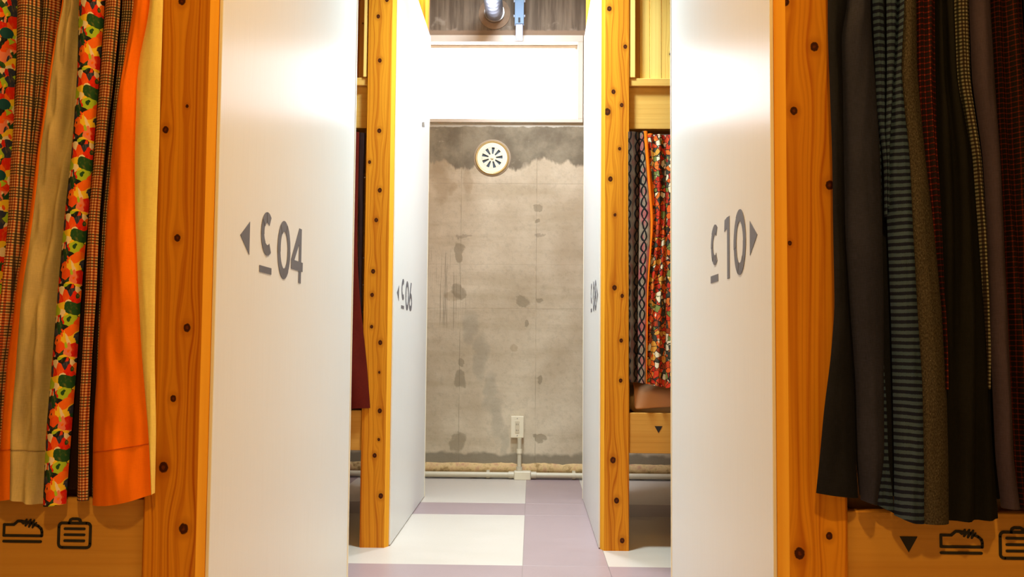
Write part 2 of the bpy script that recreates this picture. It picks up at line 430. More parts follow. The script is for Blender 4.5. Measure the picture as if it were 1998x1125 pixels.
# ---- flat signs: everything is a slightly raised solid in plane coordinates
def solid(poly_faces, to3, nrm, th=.0006):
    bm = bmesh.new()
    for k_, f in enumerate(poly_faces):
        p = [to3(*q) for q in f]
        if len(p) >= 3:
            nn = Vector((0, 0, 0))
            for i in range(len(p)): nn += p[i].cross(p[(i + 1) % len(p)])
            if nn.dot(nrm) < 0: p = p[::-1]
        lo = [bm.verts.new(q) for q in p]; hi = [bm.verts.new(q + nrm * th * (1 + .13 * (k_ % 7))) for q in p]
        bm.faces.new(hi)
        for i in range(len(p)):
            j = (i + 1) % len(p); bm.faces.new((lo[i], lo[j], hi[j], hi[i]))
    return fin(bm, 'sign')
def ring(cx, cz, rx, rz, tx, tz, a0=0, a1=2 * PI, n=40, pw=1.0):
    fs = []
    for i in range(n):
        p, q = a0 + (a1 - a0) * i / n, a0 + (a1 - a0) * (i + 1) / n
        o = lambda t: (cx + rx * math.cos(t), cz + rz * math.sin(t))
        e = lambda t: (cx + (rx - tx) * math.cos(t), cz + (rz - tz) * math.sin(t))
        fs.append([o(p), o(q), e(q), e(p)])
    return fs
def rect(a, b, c, d): return [(a, b), (c, b), (c, d), (a, d)]
ZT, ZB_ = 1.0205, 0.8969
def glyph(ch, s0, s1):
    h = ZT - ZB_; cx = (s0 + s1) / 2; w_ = s1 - s0; cz = (ZT + ZB_) / 2; t = .0225
    if ch == '0': return ring(cx, cz, w_ / 2, h / 2, t, t)
    if ch == '8': return ring(cx, ZT - h * .27, w_ * .42, h * .27, t * .9, t * .85) + ring(cx, ZB_ + h * .29, w_ * .5, h * .29, t, t * .85)
    if ch == '6':
        r = h * .32
        fs = ring(cx, ZB_ + r, w_ * .5, r, t, t)
        fs.append([(s0 + .001, ZB_ + r * 1.15), (s0 + w_ * .52, ZT), (s0 + w_ * .52 + t * 1.15, ZT), (s0 + t * 1.1, ZB_ + r * 1.0)])
        return fs
    if ch == '1':
        return [rect(s1 - t, ZB_, s1, ZT), [(s0, ZT - .026), (s0 + .004, ZT - .003), (s1 - t, ZT), (s1 - t, ZT - .022)]]
    if ch == '4':
        vx1 = s1 - w_ * .14; vx0 = vx1 - t; yb = ZB_ + h * .22; yt = yb + .021
        return [rect(vx0, ZB_, vx1, ZT), rect(s0, yb, vx0, yt), rect(vx1, yb, s1, yt), [(s0, yt), (s0 + .027, yt), (vx0, ZT - .036), (vx0, ZT)]]
def sign(parent, X, side, chars, yt, scale_s=1.0):
    """number on the corridor face; side -1 = left row (reads away from viewer), +1 = right row"""
    W_ = {'0': .103, '4': .104, '6': .100, '8': .098, '1': .050}
    C = [0.129, 0.205]; s = 0.249; parts = []
    zc = .957
    parts.append([[(0, zc), (.056, zc + .031), (.056, zc - .031)]])
    c0, c1, d0, d1 = C[0], C[1], .935, 1.0215
    if side < 0:
        parts.append(ring((c0 + c1) / 2 + .006, (d0 + d1) / 2, (c1 - c0) / 2 + .006, (d1 - d0) / 2, .021, .021, PI * .30, PI * 1.70))
        parts.append([rect(c0 - .006, .8995, c1 + .002, .9125)])
        for i, ch in enumerate(chars):
            parts.append(glyph(ch, s, s + W_[ch])); s += W_[ch] + .009
        f = lambda a, z: Vector((X, yt + a, z)); nr = Vector((1, 0, 0))
    else:
        # mirrored layout: arrow nearest the viewer, letters run towards the viewer
        parts = [[[(0, zc), (.056, zc + .031), (.056, zc - .031)]]]
        s = .088
        for ch in chars[::-1]:
            gl_ = glyph(ch, s, s + W_[ch])
            m = 2 * s + W_[ch]
            parts.append([[(m - a, b) for a, b in f_] for f_ in gl_]); s += W_[ch] + (.040 if ch != '8' else .012)
        c0 = s + .028; c1 = c0 + .074
        if chars == '08': c0 += .0; 
        rg = ring((c0 + c1) / 2 + .006, (d0 + d1) / 2, (c1 - c0) / 2 + .006, (d1 - d0) / 2, .021, .021, PI * .30, PI * 1.70)
        parts.append([[(c0 + c1 - a, b) for a, b in f_] for f_ in rg])
        parts.append([rect(c0 - .002, .899, c1 + .006, .914)])
        f = lambda a, z: Vector((X, yt + a, z)); nr = Vector((-1, 0, 0))
    nm = ['arrow', 'letter', 'underline', 'digit', 'digit'] if side < 0 else ['arrow', 'digit', 'digit', 'letter', 'underline']
    for k, p in zip(nm, parts):
        org = f(*p[0][0])
        me = solid(p, lambda a, z: f(a, z) - org, nr); me.name = k
        link(k, me, M_DECAL, parent, org - parent.matrix_basis.translation - parent.parent.matrix_basis.translation)

# stroke icons on the storage boards (x right, z up), front face towards -y
def strokes(pl, wd):
    fs = []
    for line in pl:
        for i in range(len(line) - 1):
            a, b = Vector(line[i]), Vector(line[i + 1]); d = (b - a)
            if d.length < 1e-6: continue
            d.normalize(); q = Vector((-d.y, d.x)) * wd / 2
            fs.append([tuple(a + q), tuple(b + q), tuple(b - q), tuple(a - q)])
        for p in line:
            fs.append([(p[0] + wd / 2 * math.cos(2 * PI * k / 10), p[1] + wd / 2 * math.sin(2 * PI * k / 10)) for k in range(10)])
    return fs
def arc(cx, cy, r, a0, a1, n=6): return [(cx + r * math.cos(math.radians(a0 + (a1 - a0) * i / n)), cy + r * math.sin(math.radians(a0 + (a1 - a0) * i / n))) for i in range(n + 1)]
def shoe():      # unit: pixels of the photograph, origin at left foot of sole
    body = [(3, 17), (3, 38), (22, 38), (30, 45), (36, 45)]
    top = [(36, 45), (56, 42), (62, 39)] + [(70, 36), (76, 31), (78, 25), (78, 17), (3, 17)]
    z1 = [(35, 45), (41, 40), (47, 48), (45, 36), (55, 48), (52, 34), (62, 47), (59, 33), (66, 42)]
    return strokes([body, top], 5.2) + strokes([z1], 3.4) + strokes([[(3, 6), (76, 6)]], 5.2)
def suitcase():
    r = 7; b = arc(7, 7, r, 180, 270) + arc(55, 7, r, 270, 360) + arc(55, 40, r, 0, 90) + arc(7, 40, r, 90, 180); b = [(p[0], p[1]) for p in b]; b.append(b[0])
    hd = [(20, 47), (22, 53), (26, 55), (37, 55), (41, 53), (43, 47)]
    bars = [[(12, 36), (50, 36)], [(12, 24.5), (50, 24.5)], [(12, 13), (50, 13)]]
    return strokes([b, hd], 5.4) + strokes(bars, 5)
def tri(): return [[(-17, 30), (17, 30), (0, 0)]]
def icon(parent, nm, faces, px, py, Y, k=1.0):
    o = at(px, py, Y); sc = k * Y / F
    me = solid(faces, lambda a, z: Vector((a * sc, 0, z * sc)), Vector((0, -1, 0))); me.name = nm
    link(nm, me, M_BLACK, parent, o - parent.matrix_basis.translation - parent.parent.matrix_basis.translation)

# ------------------------------------------------------------------ bunk beds
PT = .006    # panel thickness
M_EDGE = wood('lit_edge_wood', srgb(242, 172, 54), srgb(214, 132, 32), rings=.4, seed=3.3, fibre=.4)  # lighter copy of the post wood, corridor light put into its colour
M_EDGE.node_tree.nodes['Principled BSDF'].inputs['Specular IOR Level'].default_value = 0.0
def post(name, x0, x1, y0, y1, z1, mat, parent, cx=None, ch=(.008, .03)):
    """square post; the front edge at x = cx is planed off to an unequal chamfer ch = (front, side)"""
    org = ((x0 + x1) / 2, y0, 0); e = .003
    def corner(x, y, dx, dy, first):   # two points, walking anticlockwise
        sx_, sy2 = (1 if x == x0 else -1), (1 if y == y0 else -1)
        p, q = (x + sx_ * dx, y), (x, y + sy2 * dy)
        return [q, p] if first else [p, q]
    d = lambda x, y: ch if (cx is not None and abs(x - cx) < 1e-4 and y == y0) else (e, e)
    P = corner(x0, y0, *d(x0, y0), True) + corner(x1, y0, *d(x1, y0), False) + corner(x1, y1, e, e, True) + corner(x0, y1, e, e, False)
    bm = bmesh.new()
    lo = [bm.verts.new((p[0] - org[0], p[1] - org[1], 0)) for p in P]; hi = [bm.verts.new((p[0] - org[0], p[1] - org[1], z1)) for p in P]
    bm.faces.new(lo[::-1]); bm.faces.new(hi)
    for i in range(len(P)):
        j = (i + 1) % len(P); bm.faces.new((lo[i], lo[j], hi[j], hi[i]))
    me = fin(bm, name)
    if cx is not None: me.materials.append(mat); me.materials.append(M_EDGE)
    o = link(name, me, None if cx is not None else mat, parent, org)
    if cx is not None:
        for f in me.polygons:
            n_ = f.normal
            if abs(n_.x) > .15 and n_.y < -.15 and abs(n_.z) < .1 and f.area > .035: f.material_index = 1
    return o
LEN = 2.02
def bunk(label, side, xin, y0, y1, kn, ztop, num, yt, w1=.105, ch=(.012, .03)):
    root = thing('bunk_bed', label, 'bunk bed', (xin, y0, 0), 'bunk beds along the corridor')
    s = side; D = y1 - y0
    X = lambda a: s * (a)              # local x outwards from the corridor face
    front_mat = wood('post_wood', knots=knots_on(kn, y0, xin + X(PT + w1 / 2), 0), seed=xin * 9 + y0 * 3, light=W_LIGHT, dark=W_DARK)
    H_ = 2.78
    post('post', min(X(PT), X(PT + w1)), max(X(PT), X(PT + w1)), 0, w1, H_, front_mat, root, X(PT), ch)
    post('post', min(X(PT), X(PT + w1)), max(X(PT), X(PT + w1)), D - w1 - .003, D - .003, H_, M_POST, root, X(PT))
    post('post', min(X(LEN - w1), X(LEN)), max(X(LEN - w1), X(LEN)), 0, w1, H_, M_POST, root)
    post('post', min(X(LEN - w1), X(LEN)), max(X(LEN - w1), X(LEN)), D - w1, D, H_, M_POST, root)
    pn = box('end_panel', (X(0), ch[1] + .002, .004), (X(PT), D - .006, ztop), M_PANEL, root, bevel=.0008)
    box('edge_strip', (X(-.002), D - .006, .004), (X(PT + .006), D + .004, ztop), M_TRIM, root, bevel=.001)
    bpy.context.view_layer.update()
    sign(pn, xin - s * .0002, side, num, yt)
    xa, xb = X(PT + w1 + .0005), X(LEN - w1 - .0005)
    sb = box('storage_board', (xa, .008, .358), (xb, .030, .508), M_BOARD, root)
    box('side_rail', (xa, D - .035, .358), (xb, D - .012, .508), M_BEAM, root)
    box('upper_beam', (xa, .030, 1.585), (xb, .065, 1.747), M_BEAM, root)
    box('ledge_rail', (xa, .012, 1.747), (xb, .075, 1.777), M_BEAM, root)
    box('side_rail', (xa, D - .065, 1.585), (xb, D - .03, 1.747), M_BEAM, root)
    box('bed_base', (xa, .032, .462), (xb, D - .037, .488), M_BOARD, root)
    box('bed_base', (xa, .067, 1.60), (xb, D - .067, 1.63), M_BOARD, root)
    b0, b1 = (.003, .017) if side < 0 else (0, .022)
    box('batten', (xa + X(b0), .006, 1.778), (xa + X(b1), .034, 2.74), M_PLANK[0], root)
    # rear boards of the lower berth and vertical guard boards of the upper berth
    x = xa + X(.0005); i = 0
    wl = [.042, .040, .044, .05, .06, .09, .10, .09, .11, .10, .09, .12, .10, .11, .10, .12, .10, .11, .1, .1, .1]
    base_x = x + X(.0)
    order = [1, 0, 0, 2, 0, 2, 0, 0, 1, 0, 2, 0, 0, 1, 0, 2, 0, 0, 0, 0, 0]
    while abs(x - xa) + wl[i] < abs(xb - xa) - .01 and i < len(wl) - 1:
        wd = wl[i]
        mt = M_REDWOOD if (side < 0 and i in (1, 2)) else M_PLANK[order[i]]
        box('guard_board', (x, .040 + (.006 if i % 3 == 1 else 0), 1.779), (x + X(wd - .0015), .058, 2.72), mt, root, bevel=.0015)
        x += X(wd); i += 1
    for k in range(8):
        za = .51 + k * .134
        box('back_board', (xa, D - .058, za), (xb, D - .038, za + .132), M_BEAM, root)
    rz = 1.562
    rd = cyl('curtain_rod', (xa, .046, rz), (xb, .046, rz), .008, M_STEEL, root, 12)
    return root, sb, pn
M_STEEL = plain('brushed_steel', srgb(170, 168, 166), .35, metal=1.0)

K_NL = [(355, 2, 8), (323, 253, 7), (365, 207, 3.5), (346, 464, 7), (365, 639, 8), (338, 777, 6.5), (319, 911, 10), (358, 1031, 10)]
K_NR = [(1532, 3, 9), (1589, 91, 9), (1549, 216, 8), (1619, 361, 9), (1529, 459, 4), (1541, 474, 4.5), (1618, 1045, 7), (1560, 1079, 11)]
K_ML = [(755, 0, 4), (738, 32, 4), (741, 118, 4.2), (740, 255, 4.5), (721, 316, 3.5), (741, 371, 4.5), (734, 429, 4.2), (728, 529, 4.5), (726, 575, 4), (725, 637, 3.5),
        (742, 668, 4.5), (740, 726, 2.6), (741, 801, 4.6), (739, 857, 3), (731, 888, 4.4), (743, 967, 5)]
K_MR = [(1189, 17, 5), (1220, 91, 4.2), (1197, 179, 4.5), (1213, 205, 4), (1185, 218, 7), (1209, 290, 3.4), (1191, 349, 5), (1200, 419, 3.2), (1199, 561, 5),
        (1214, 577, 3.8), (1212, 664, 4), (1211, 742, 4), (1196, 897, 6), (1203, 976, 5.4), (1214, 1054, 5)]
XL, XRM, XRN = -.5288, .2522, .3881
b1, sb1, _ = bunk('large wooden bunk bed in left foreground, white end panel numbered C 04', -1, XL, 1.540, 2.758, K_NL, 2.315, '04', 1.689, w1=.095, ch=(.007, .024))
b2, sb2, _ = bunk('large wooden bunk bed in right foreground, white end panel numbered C 10', 1, XRN, 1.505, 2.655, K_NR, 2.315, '10', 1.638, w1=.100, ch=(.009, .038))
b3, sb3, _ = bunk('farther left wooden bunk bed by the concrete wall, white panel numbered C 06', -1, XL, 3.560, 4.716, K_ML, 2.315, '06', 3.667)
b4, sb4, _ = bunk('farther right wooden bunk bed by the concrete wall, white panel numbered C 08', 1, XRM, 3.560, 4.706, K_MR, 2.315, '08', 3.655)
YI1, YI2, YI4 = 1.548 - .0002, 1.513 - .0002, 3.568 - .0002
icon(sb1, 'shoe_icon', shoe(), 4, 1061, YI1); icon(sb1, 'suitcase_icon', suitcase(), 114, 1067, YI1)
icon(sb1, 'triangle_icon', tri(), -60, 1076, YI1)
icon(sb2, 'triangle_icon', tri(), 1773, 1077, YI2); icon(sb2, 'shoe_icon', shoe(), 1833, 1084, YI2, 1.04)
icon(sb2, 'suitcase_icon', suitcase(), 1952, 1088, YI2, 1.04)
icon(sb4, 'triangle_icon', tri(), 1285, 844.5, YI4, .45)
for sb_, px_, py_ in ((sb4, 1312, 846), (sb3, 560, 850)):
    icon(sb_, 'shoe_icon', shoe(), px_, py_, YI4, .45)

# ------------------------------------------------------------------ fabrics
def fab(name, c, var=.18, spec=.15, weave=True, rough=.9):
    n = NT(name); uv = n.co('UV')
    a = n.noise(n.v_('MULTIPLY', uv, (900, 90, 1)), 1, 2); b = n.noise(n.v_('MULTIPLY', uv, (90, 900, 1)), 1, 2)
    k = n.m_('MULTIPLY', n.m_('ADD', a, b), .5); big = n.noise(uv, 12, 3)
    f = n.m_('ADD', n.m_('MULTIPLY', k, .7), n.m_('MULTIPLY', big, .3))
    col = n.mix(n.step(f, .35, .65), tuple(q * (1 - var) for q in c), tuple(min(1, q * (1 + var)) for q in c))
    n.bump(k, .0004, .4); return n.fin(col, rough, spec)
def sq(n, v, p, duty=.5, ofs=0.0):     # 0/1 square wave
    fr_ = n.m_('FRACT', n.m_('ADD', n.m_('DIVIDE', v, p), ofs + 100)); return n.m_('LESS_THAN', fr_, duty)
def gingham(name, p=.0047, base=srgb(214, 178, 132), d1=srgb(36, 22, 30), d2=srgb(176, 58, 14)):
    n = NT(name); uv = n.sep(n.co('UV')); u, v = uv[0], uv[1]
    a, b = sq(n, u, p), sq(n, v, p)
    cu = n.mix(sq(n, u, p * 8, .5), d1, d2); cv = n.mix(sq(n, v, p * 8, .5), d1, d2)
    c = n.mix(n.m_('MULTIPLY', a, .86), base, cu); c2 = n.mix(n.m_('MULTIPLY', b, .86), base, cv)
    both = n.m_('MULTIPLY', a, b); one = n.m_('MAXIMUM', a, b)
    m = n.mix(a, c2, c); m = n.mix(both, m, n.mix(.75, m, d1)); n.bump(n.noise(n.co('UV'), 900, 2), .0003, .4)
    return n.fin(m, .9, .15)
def grid(name, base, line, p=.009, wl=.22, line2=None, jit=True):
    n = NT(name); uvv = n.co('UV'); uv = n.sep(uvv); u, v = uv[0], uv[1]
    a, b = sq(n, u, p * .8, wl), sq(n, v, p, wl)
    c = n.mix(n.m_('MULTIPLY', a, .55), base, line); c = n.mix(n.m_('MULTIPLY', b, .75), c, line)
    c = n.mix(n.m_('MULTIPLY', n.m_('MULTIPLY', a, b), .9), c, line2 or tuple(q * 1.6 for q in line))
    k = n.noise(uvv, 500, 2); c = n.mix(n.step(k, .5, .75), c, tuple(q * .6 for q in base))
    return n.fin(c, .9, .1)
def stripes(name, a, b, p=.0108):
    n = NT(name); uvv = n.co('UV'); w_ = n.noise(n.v_('MULTIPLY', uvv, (18, 4, 1)), 1, 2)
    v = n.m_('ADD', n.sep(uvv)[1], n.m_('MULTIPLY', w_, .006))
    s = n.m_('SINE', n.m_('MULTIPLY', v, 2 * PI / p)); k = n.noise(n.v_('MULTIPLY', uvv, (500, 60, 1)), 1, 2)
    f = n.step(n.m_('ADD', s, n.m_('MULTIPLY', n.m_('SUBTRACT', k, .5), .9)), -.25, .25)
    big = n.noise(uvv, 5, 2)
    c = n.mix(f, b, a); c = n.mix(n.step(big, .55, .7), c, n.mix(f, b, tuple(q * .8 + .01 for q in (a[0] * .8, a[1], a[2] * 1.1))))
    return n.fin(c, .9, .1)
def tweed(name, c1, c2, c3):
    n = NT(name); uv = n.co('UV'); k = n.noise(n.v_('MULTIPLY', uv, (500, 260, 1)), 1, 3, .7); k2 = n.noise(n.v_('MULTIPLY', uv, (700, 300, 1)), 1, 2)
    c = n.mix(n.step(k, .35, .65), c1, c2); c = n.mix(n.step(k2, .64, .7), c, c3); n.bump(k, .0005, .5); return n.fin(c, .95, .1)
P_COL = [srgb(226, 40, 16), srgb(246, 110, 24), srgb(30, 70, 50), srgb(244, 200, 50), srgb(26, 30, 40), srgb(214, 28, 20), srgb(240, 220, 200),
         srgb(36, 80, 46), srgb(50, 56, 90), srgb(170, 200, 50), srgb(238, 130, 110), srgb(240, 84, 24)]
def printA(name, cell=.0108, rep=.118, seed=0.0, cols=P_COL, aspect=.85, line=None, lw=.06):
    n = NT(name); uvv = n.co('UV'); o = n.sep(uvv)
    v = n.m_('MULTIPLY', n.m_('FRACT', n.m_('DIVIDE', n.m_('ADD', o[1], 10), rep)), rep) if rep else o[1]
    u = n.m_('MULTIPLY', n.m_('FRACT', n.m_('DIVIDE', n.m_('ADD', o[0], 10 + seed), rep * .9)), rep * .9) if rep else o[0]
    p = n.comb(n.m_('ADD', u, seed), n.m_('MULTIPLY', v, aspect), 0)
    wr = n.noise(p, 60, 2, .5, color=True); p = n.v_('ADD', p, n.v_('MULTIPLY', n.v_('SUBTRACT', wr, (.5, .5, .5)), (.012, .012, 0)))
    idc = n.voro(p, 1 / cell); f = n.sep(idc)[0]
    N = len(cols); c = n.ramp(f, [(i / N, q) for i, q in enumerate(cols)], True)
    # second layer of smaller petals
    q = n.v_('ADD', n.v_('MULTIPLY', p, (1.7, .8, 1)), (.3, .7, 0))
    d2 = n.voro(q, 1 / (cell * .95), out='Distance'); i2 = n.sep(n.voro(q, 1 / (cell * .95)))[1]
    c2 = n.ramp(i2, [(i / N, k) for i, k in enumerate(cols[4:] + cols[:4])], True)
    sel = n.m_('MULTIPLY', n.m_('LESS_THAN', d2, .34), n.m_('GREATER_THAN', n.sep(idc)[2], .25))
    c = n.mix(sel, c, c2)
    # brush shading inside the cells (painted petals)
    br = n.noise(n.v_('MULTIPLY', p, (1, .4, 1)), 300, 2); c = n.mix(n.m_('MULTIPLY', n.step(br, .5, .8), .15), c, srgb(250, 210, 90), 'MIX')
    # round dots
    if rep:
        dp = n.comb(n.m_('SUBTRACT', n.m_('FRACT', n.m_('DIVIDE', n.m_('ADD', o[0], 10.012), rep * .5)), .5), n.m_('SUBTRACT', n.m_('FRACT', n.m_('DIVIDE', n.m_('ADD', o[1], 10), rep)), .5), 0)
        dp = n.v_('MULTIPLY', dp, (rep * .5, rep, 0)); dd = n.v_('LENGTH', dp)
        c = n.mix(n.m_('LESS_THAN', dd, .0092), c, srgb(22, 74, 92))
    if line is not None:
        e = n.voro(p, 1 / cell, 'DISTANCE_TO_EDGE', 'Distance'); c = n.mix(n.m_('LESS_THAN', e, lw), c, line)
    return n.fin(c, .85, .2)
def ogee(name, bg, ln, pink):
    n = NT(name); uvv = n.co('UV'); o = n.sep(uvv); P, Q = .040, .085
    wb = n.m_('MULTIPLY', n.m_('SUBTRACT', n.noise(uvv, 22, 2), .5), .5)
    ph = n.m_('MULTIPLY', n.m_('SINE', n.m_('ADD', n.m_('MULTIPLY', o[1], 2 * PI / Q), n.m_('MULTIPLY', wb, 4))), .25)
    o = (n.m_('ADD', o[0], n.m_('MULTIPLY', wb, .03)), o[1])
    def ln_(sg):
        t = n.m_('FRACT', n.m_('ADD', n.m_('DIVIDE', o[0], P), n.m_('MULTIPLY_ADD', ph, sg, 20)))
        return n.m_('ABSOLUTE', n.m_('SUBTRACT', t, .5))
    l1, l2 = ln_(1), ln_(-1); m = n.m_('MINIMUM', l1, l2)
    c = n.mix(n.step(n.noise(n.v_('MULTIPLY', uvv, (60, 14, 1)), 1, 2), .45, .6), bg, pink)
    c = n.mix(n.step(m, .13, .07), c, ln); c = n.mix(n.step(n.m_('ABSOLUTE', n.m_('SUBTRACT', m, .2)), .025, .012), c, tuple(q * .5 for q in bg))
    return n.fin(c, .9, .15)

F_OR = fab('orange_cotton', srgb(255, 122, 12), .06, rough=.8); F_OLIVE = fab('khaki_cotton', srgb(196, 172, 128), .1, .25, rough=.7)
F_TAN = fab('tan_linen', srgb(255, 226, 140), .08); F_GING = gingham('brown_gingham'); F_PRINT = printA('fruit_print')
F_PRINTB = printA('fruit_print_dark', seed=.31)
F_NAVY = fab('navy_wool', srgb(44, 44, 66), .22); F_NAVY2 = fab('black_navy_wool', srgb(26, 26, 38), .25); F_STR = stripes('blue_stripe', srgb(66, 84, 112), srgb(26, 30, 56))
F_TW = tweed('grey_tweed', srgb(48, 42, 38), srgb(82, 73, 66), srgb(116, 104, 94)); F_RC = grid('red_check', srgb(34, 22, 26), srgb(98, 26, 20), line2=srgb(150, 62, 40))
F_BLK = fab('black_wool', srgb(18, 16, 17), .25); F_SC = gingham('black_cream_check', .0058, srgb(146, 140, 126), srgb(22, 20, 22), srgb(52, 24, 24))
F_PUR = fab('plum_grey_wool', srgb(66, 54, 72), .15); F_PL = grid('dark_plaid', srgb(22, 13, 13), srgb(80, 26, 14), .008, .2)
F_DARK = fab('gap_shade_cloth', srgb(40, 20, 16), .2)  # dark colour standing in for shade in curtain gaps
F_OGEE = ogee('grey_ogee', srgb(150, 130, 108), srgb(30, 26, 24), srgb(184, 92, 92)); F_OGEE2 = ogee('dark_ogee', srgb(96, 80, 64), srgb(18, 16, 15), srgb(90, 56, 44))
F_PRINT2 = printA('leaf_print', cell=.017, rep=0, seed=.1, line=srgb(50, 34, 26), lw=.05,
                  cols=[srgb(206, 52, 26), srgb(226, 92, 28), srgb(186, 40, 26), srgb(214, 152, 60), srgb(120, 130, 66), srgb(230, 214, 180), srgb(60, 62, 54), srgb(210, 66, 28), srgb(150, 60, 30), srgb(220, 110, 40)])
F_RUST = fab('rust_cotton', srgb(94, 22, 9), .2)

def lerp_rows(rows, y, k):
    if y <= rows[0][0]: return rows[0][k]
    for a, b in zip(rows, rows[1:]):
        if y <= b[0]:
            t = (y - a[0]) / (b[0] - a[0]); return a[k] + (b[k] - a[k]) * t
    return rows[-1][k]
def sm_rows(rows, y, k):
    return sum(lerp_rows(rows, y + d, k) * w_ for d, w_ in ((-24, .25), (0, .5), (24, .25)))
def cloth(name, parent, Yc, rows, hem, mat, dl=0.0, dr=0.0, amp=.02, wr=.003, ytop=-480, seed=0, ns=14, label=None, wfold=0, nt=110, stitch=None, freq=1.0, loose=0.0):
    """one sewn panel of a curtain. rows: (height px, left px, right px) on the curtain plane; hem: (left, right)"""
    org = parent.location
    bm = bmesh.new(); uvl = bm.loops.layers.uv.new('UVMap'); V = []; UV = {}
    def surf(s, y):
        x = sm_rows(rows, y, 1) * (1 - s) + sm_rows(rows, y, 2) * s
        p = at(x, y, Yc)
        low = max(0, min(1, (1.4 - p.z) / .9))
        d = dl * (1 - s) + dr * s - amp * (max(0, math.sin(PI * s)) ** .75)
        if wfold: d += wfold * math.sin(PI * s) * math.sin(2 * PI * (s * 2.0 + .6 * math.sin(p.z * 3 + seed)))
        q = Vector((p.x * 14 * freq, seed * 3.1, p.z * 5 * freq))
        d += wr * (noise.noise(q) * 1.6 + noise.noise(q * 2.6 + Vector((s * 3, 0, 0))) * .8) * math.sin(PI * min(1, max(0, s * .9 + .05)))
        if loose: d += loose * low * math.sin(p.z * 9 + seed + s * 4) * math.sin(PI * s)
        return Vector((p.x, Yc + d, p.z))
    for j in range(nt + 1):
        row = []
        for i in range(ns + 1):
            s = i / ns; hy = hem[0] + (hem[1] - hem[0]) * s
            if len(hem) > 2: hy += hem[2] * math.sin(PI * s)
            y = ytop + (hy - ytop) * j / nt
            p = surf(s, y); v = bm.verts.new(p - org); row.append(v)
            wd = (at(sm_rows(rows, y, 2), y, Yc) - at(sm_rows(rows, y, 1), y, Yc)).length
            UV[v] = (seed * .137 + (s - .5) * wd * 1.15, p.z)
        V.append(row)
    for j in range(nt):
        for i in range(ns):
            f = bm.faces.new((V[j][i], V[j + 1][i], V[j + 1][i + 1], V[j][i + 1])); f.smooth = True
            for l in f.loops: l[uvl].uv = UV[l.vert]
    o = link('fabric_panel', fin(bm, name, True), mat, parent)
    if label: o['label'] = label
    if stitch:
        b2_ = bmesh.new()
        for (s0, s1, y0, y1) in stitch:
            N = 24; prev = None
            for i in range(N + 1):
                t = i / N; s = s0 + (s1 - s0) * t; y = y0 + (y1 - y0) * t
                a = surf(s, y) - org + Vector((0, -.0012, 0)); b = surf(s, y + 1.3) - org + Vector((0, -.0012, 0)); c = b + Vector((0, .0011, 0))
                cur = [b2_.verts.new(a), b2_.verts.new(b), b2_.verts.new(c)]
                if prev:
                    b2_.faces.new((prev[0], prev[1], cur[1], cur[0])); b2_.faces.new((prev[1], prev[2], cur[2], cur[1]))
                prev = cur
        so = link('hem_stitch', fin(b2_, 'hem_stitch', True), F_STITCH if mat is not F_OR else F_STITCH2, o); so['kind'] = 'stuff'
    return o
F_STITCH = plain('brown_thread', srgb(162, 132, 88), .8); F_STITCH2 = plain('rust_thread', srgb(222, 92, 8), .8)

# --- left foreground curtain
Yl = 1.508
cl = thing('curtain', 'bright patchwork curtain of orange, khaki, gingham and fruit print in left foreground', 'curtain', (-.75, Yl, 1.6), 'curtains on the lower berths')
R_ = lambda *r: list(r)
cloth('p', cl, Yl, R_((0, -60, 23), (280, -75, 11), (420, -90, 4), (560, -110, -4), (985, -160, -60)), (985, 985), F_PRINTB, .02, .02, .022, seed=1, label='colourful fruit print strip at the left edge')
cloth('p', cl, Yl, R_((0, 22, 72), (140, 20, 64), (280, 11, 49), (420, 4, 38), (560, -4, 15), (700, -16, -2), (985, -62, -30)), (980, 980), F_GING, .02, .018, .02, seed=2, label='brown gingham strip')
cloth('p', cl, Yl, R_((0, 71, 98), (140, 63, 83), (280, 48, 62), (420, 37, 46), (560, 14, 20), (700, -3, 2), (985, -32, -12)), (980, 980), F_GING, .020, .035, .012, seed=3, label='narrow brown gingham fold')
cloth('p', cl, Yl, R_((0, 112, 124), (70, 98, 108), (140, 83, 98), (280, 61, 79), (420, 42, 62), (560, 13, 43), (640, 5, 37), (700, -4, 30), (840, -16, 18), (985, -26, 16)), (982, 975), F_OR, .028, .004, .008, seed=4, wr=.002, label='orange strip', stitch=[(.0, 1, 880, 876)])
cloth('p', cl, Yl, R_((0, 96, 116), (70, 84, 106), (140, 70, 90), (985, 30, 40)), (400, 400), F_RUST, .046, .042, .0, seed=5, ytop=-380, label='orange fold with its shade painted dark red')  # shaded part of the orange strip, its shade put into the cloth colour
cloth('p', cl, Yl, R_((0, 123, 150), (70, 107, 148), (140, 97, 147), (280, 78, 137), (420, 61, 122), (560, 42, 109), (700, 29, 98), (840, 17, 87), (985, 16, 79)), (974, 989, 2), F_OLIVE, .004, .034, .014, wr=.011, seed=6, ns=22, freq=1.4, wfold=.006, label='creased khaki strip', stitch=[(.0, 1, 876, 884)])
cloth('p', cl, Yl, R_((0, 148, 194), (140, 145, 183), (280, 135, 172), (420, 120, 161), (560, 107, 148), (700, 96, 139), (840, 84, 128), (985, 77, 117)), (989, 986), F_PRINT, .010, .020, .016, wr=.002, seed=7, label='fruit print strip in the middle')
cloth('p', cl, Yl, R_((0, 190, 228), (140, 180, 214), (280, 168, 198), (420, 158, 186), (560, 152, 180), (700, 147, 170), (840, 138, 164), (985, 133, 164)), (981, 979), F_GING, .030, .016, .015, seed=8, label='brown gingham strip beside the orange')
cloth('p', cl, Yl, R_((0, 224, 252), (140, 212, 230), (280, 196, 208), (420, 184, 196), (560, 178, 188), (985, 162, 170)), (976, 976), F_GING, .030, .033, .004, seed=9, label='shaded gingham fold')
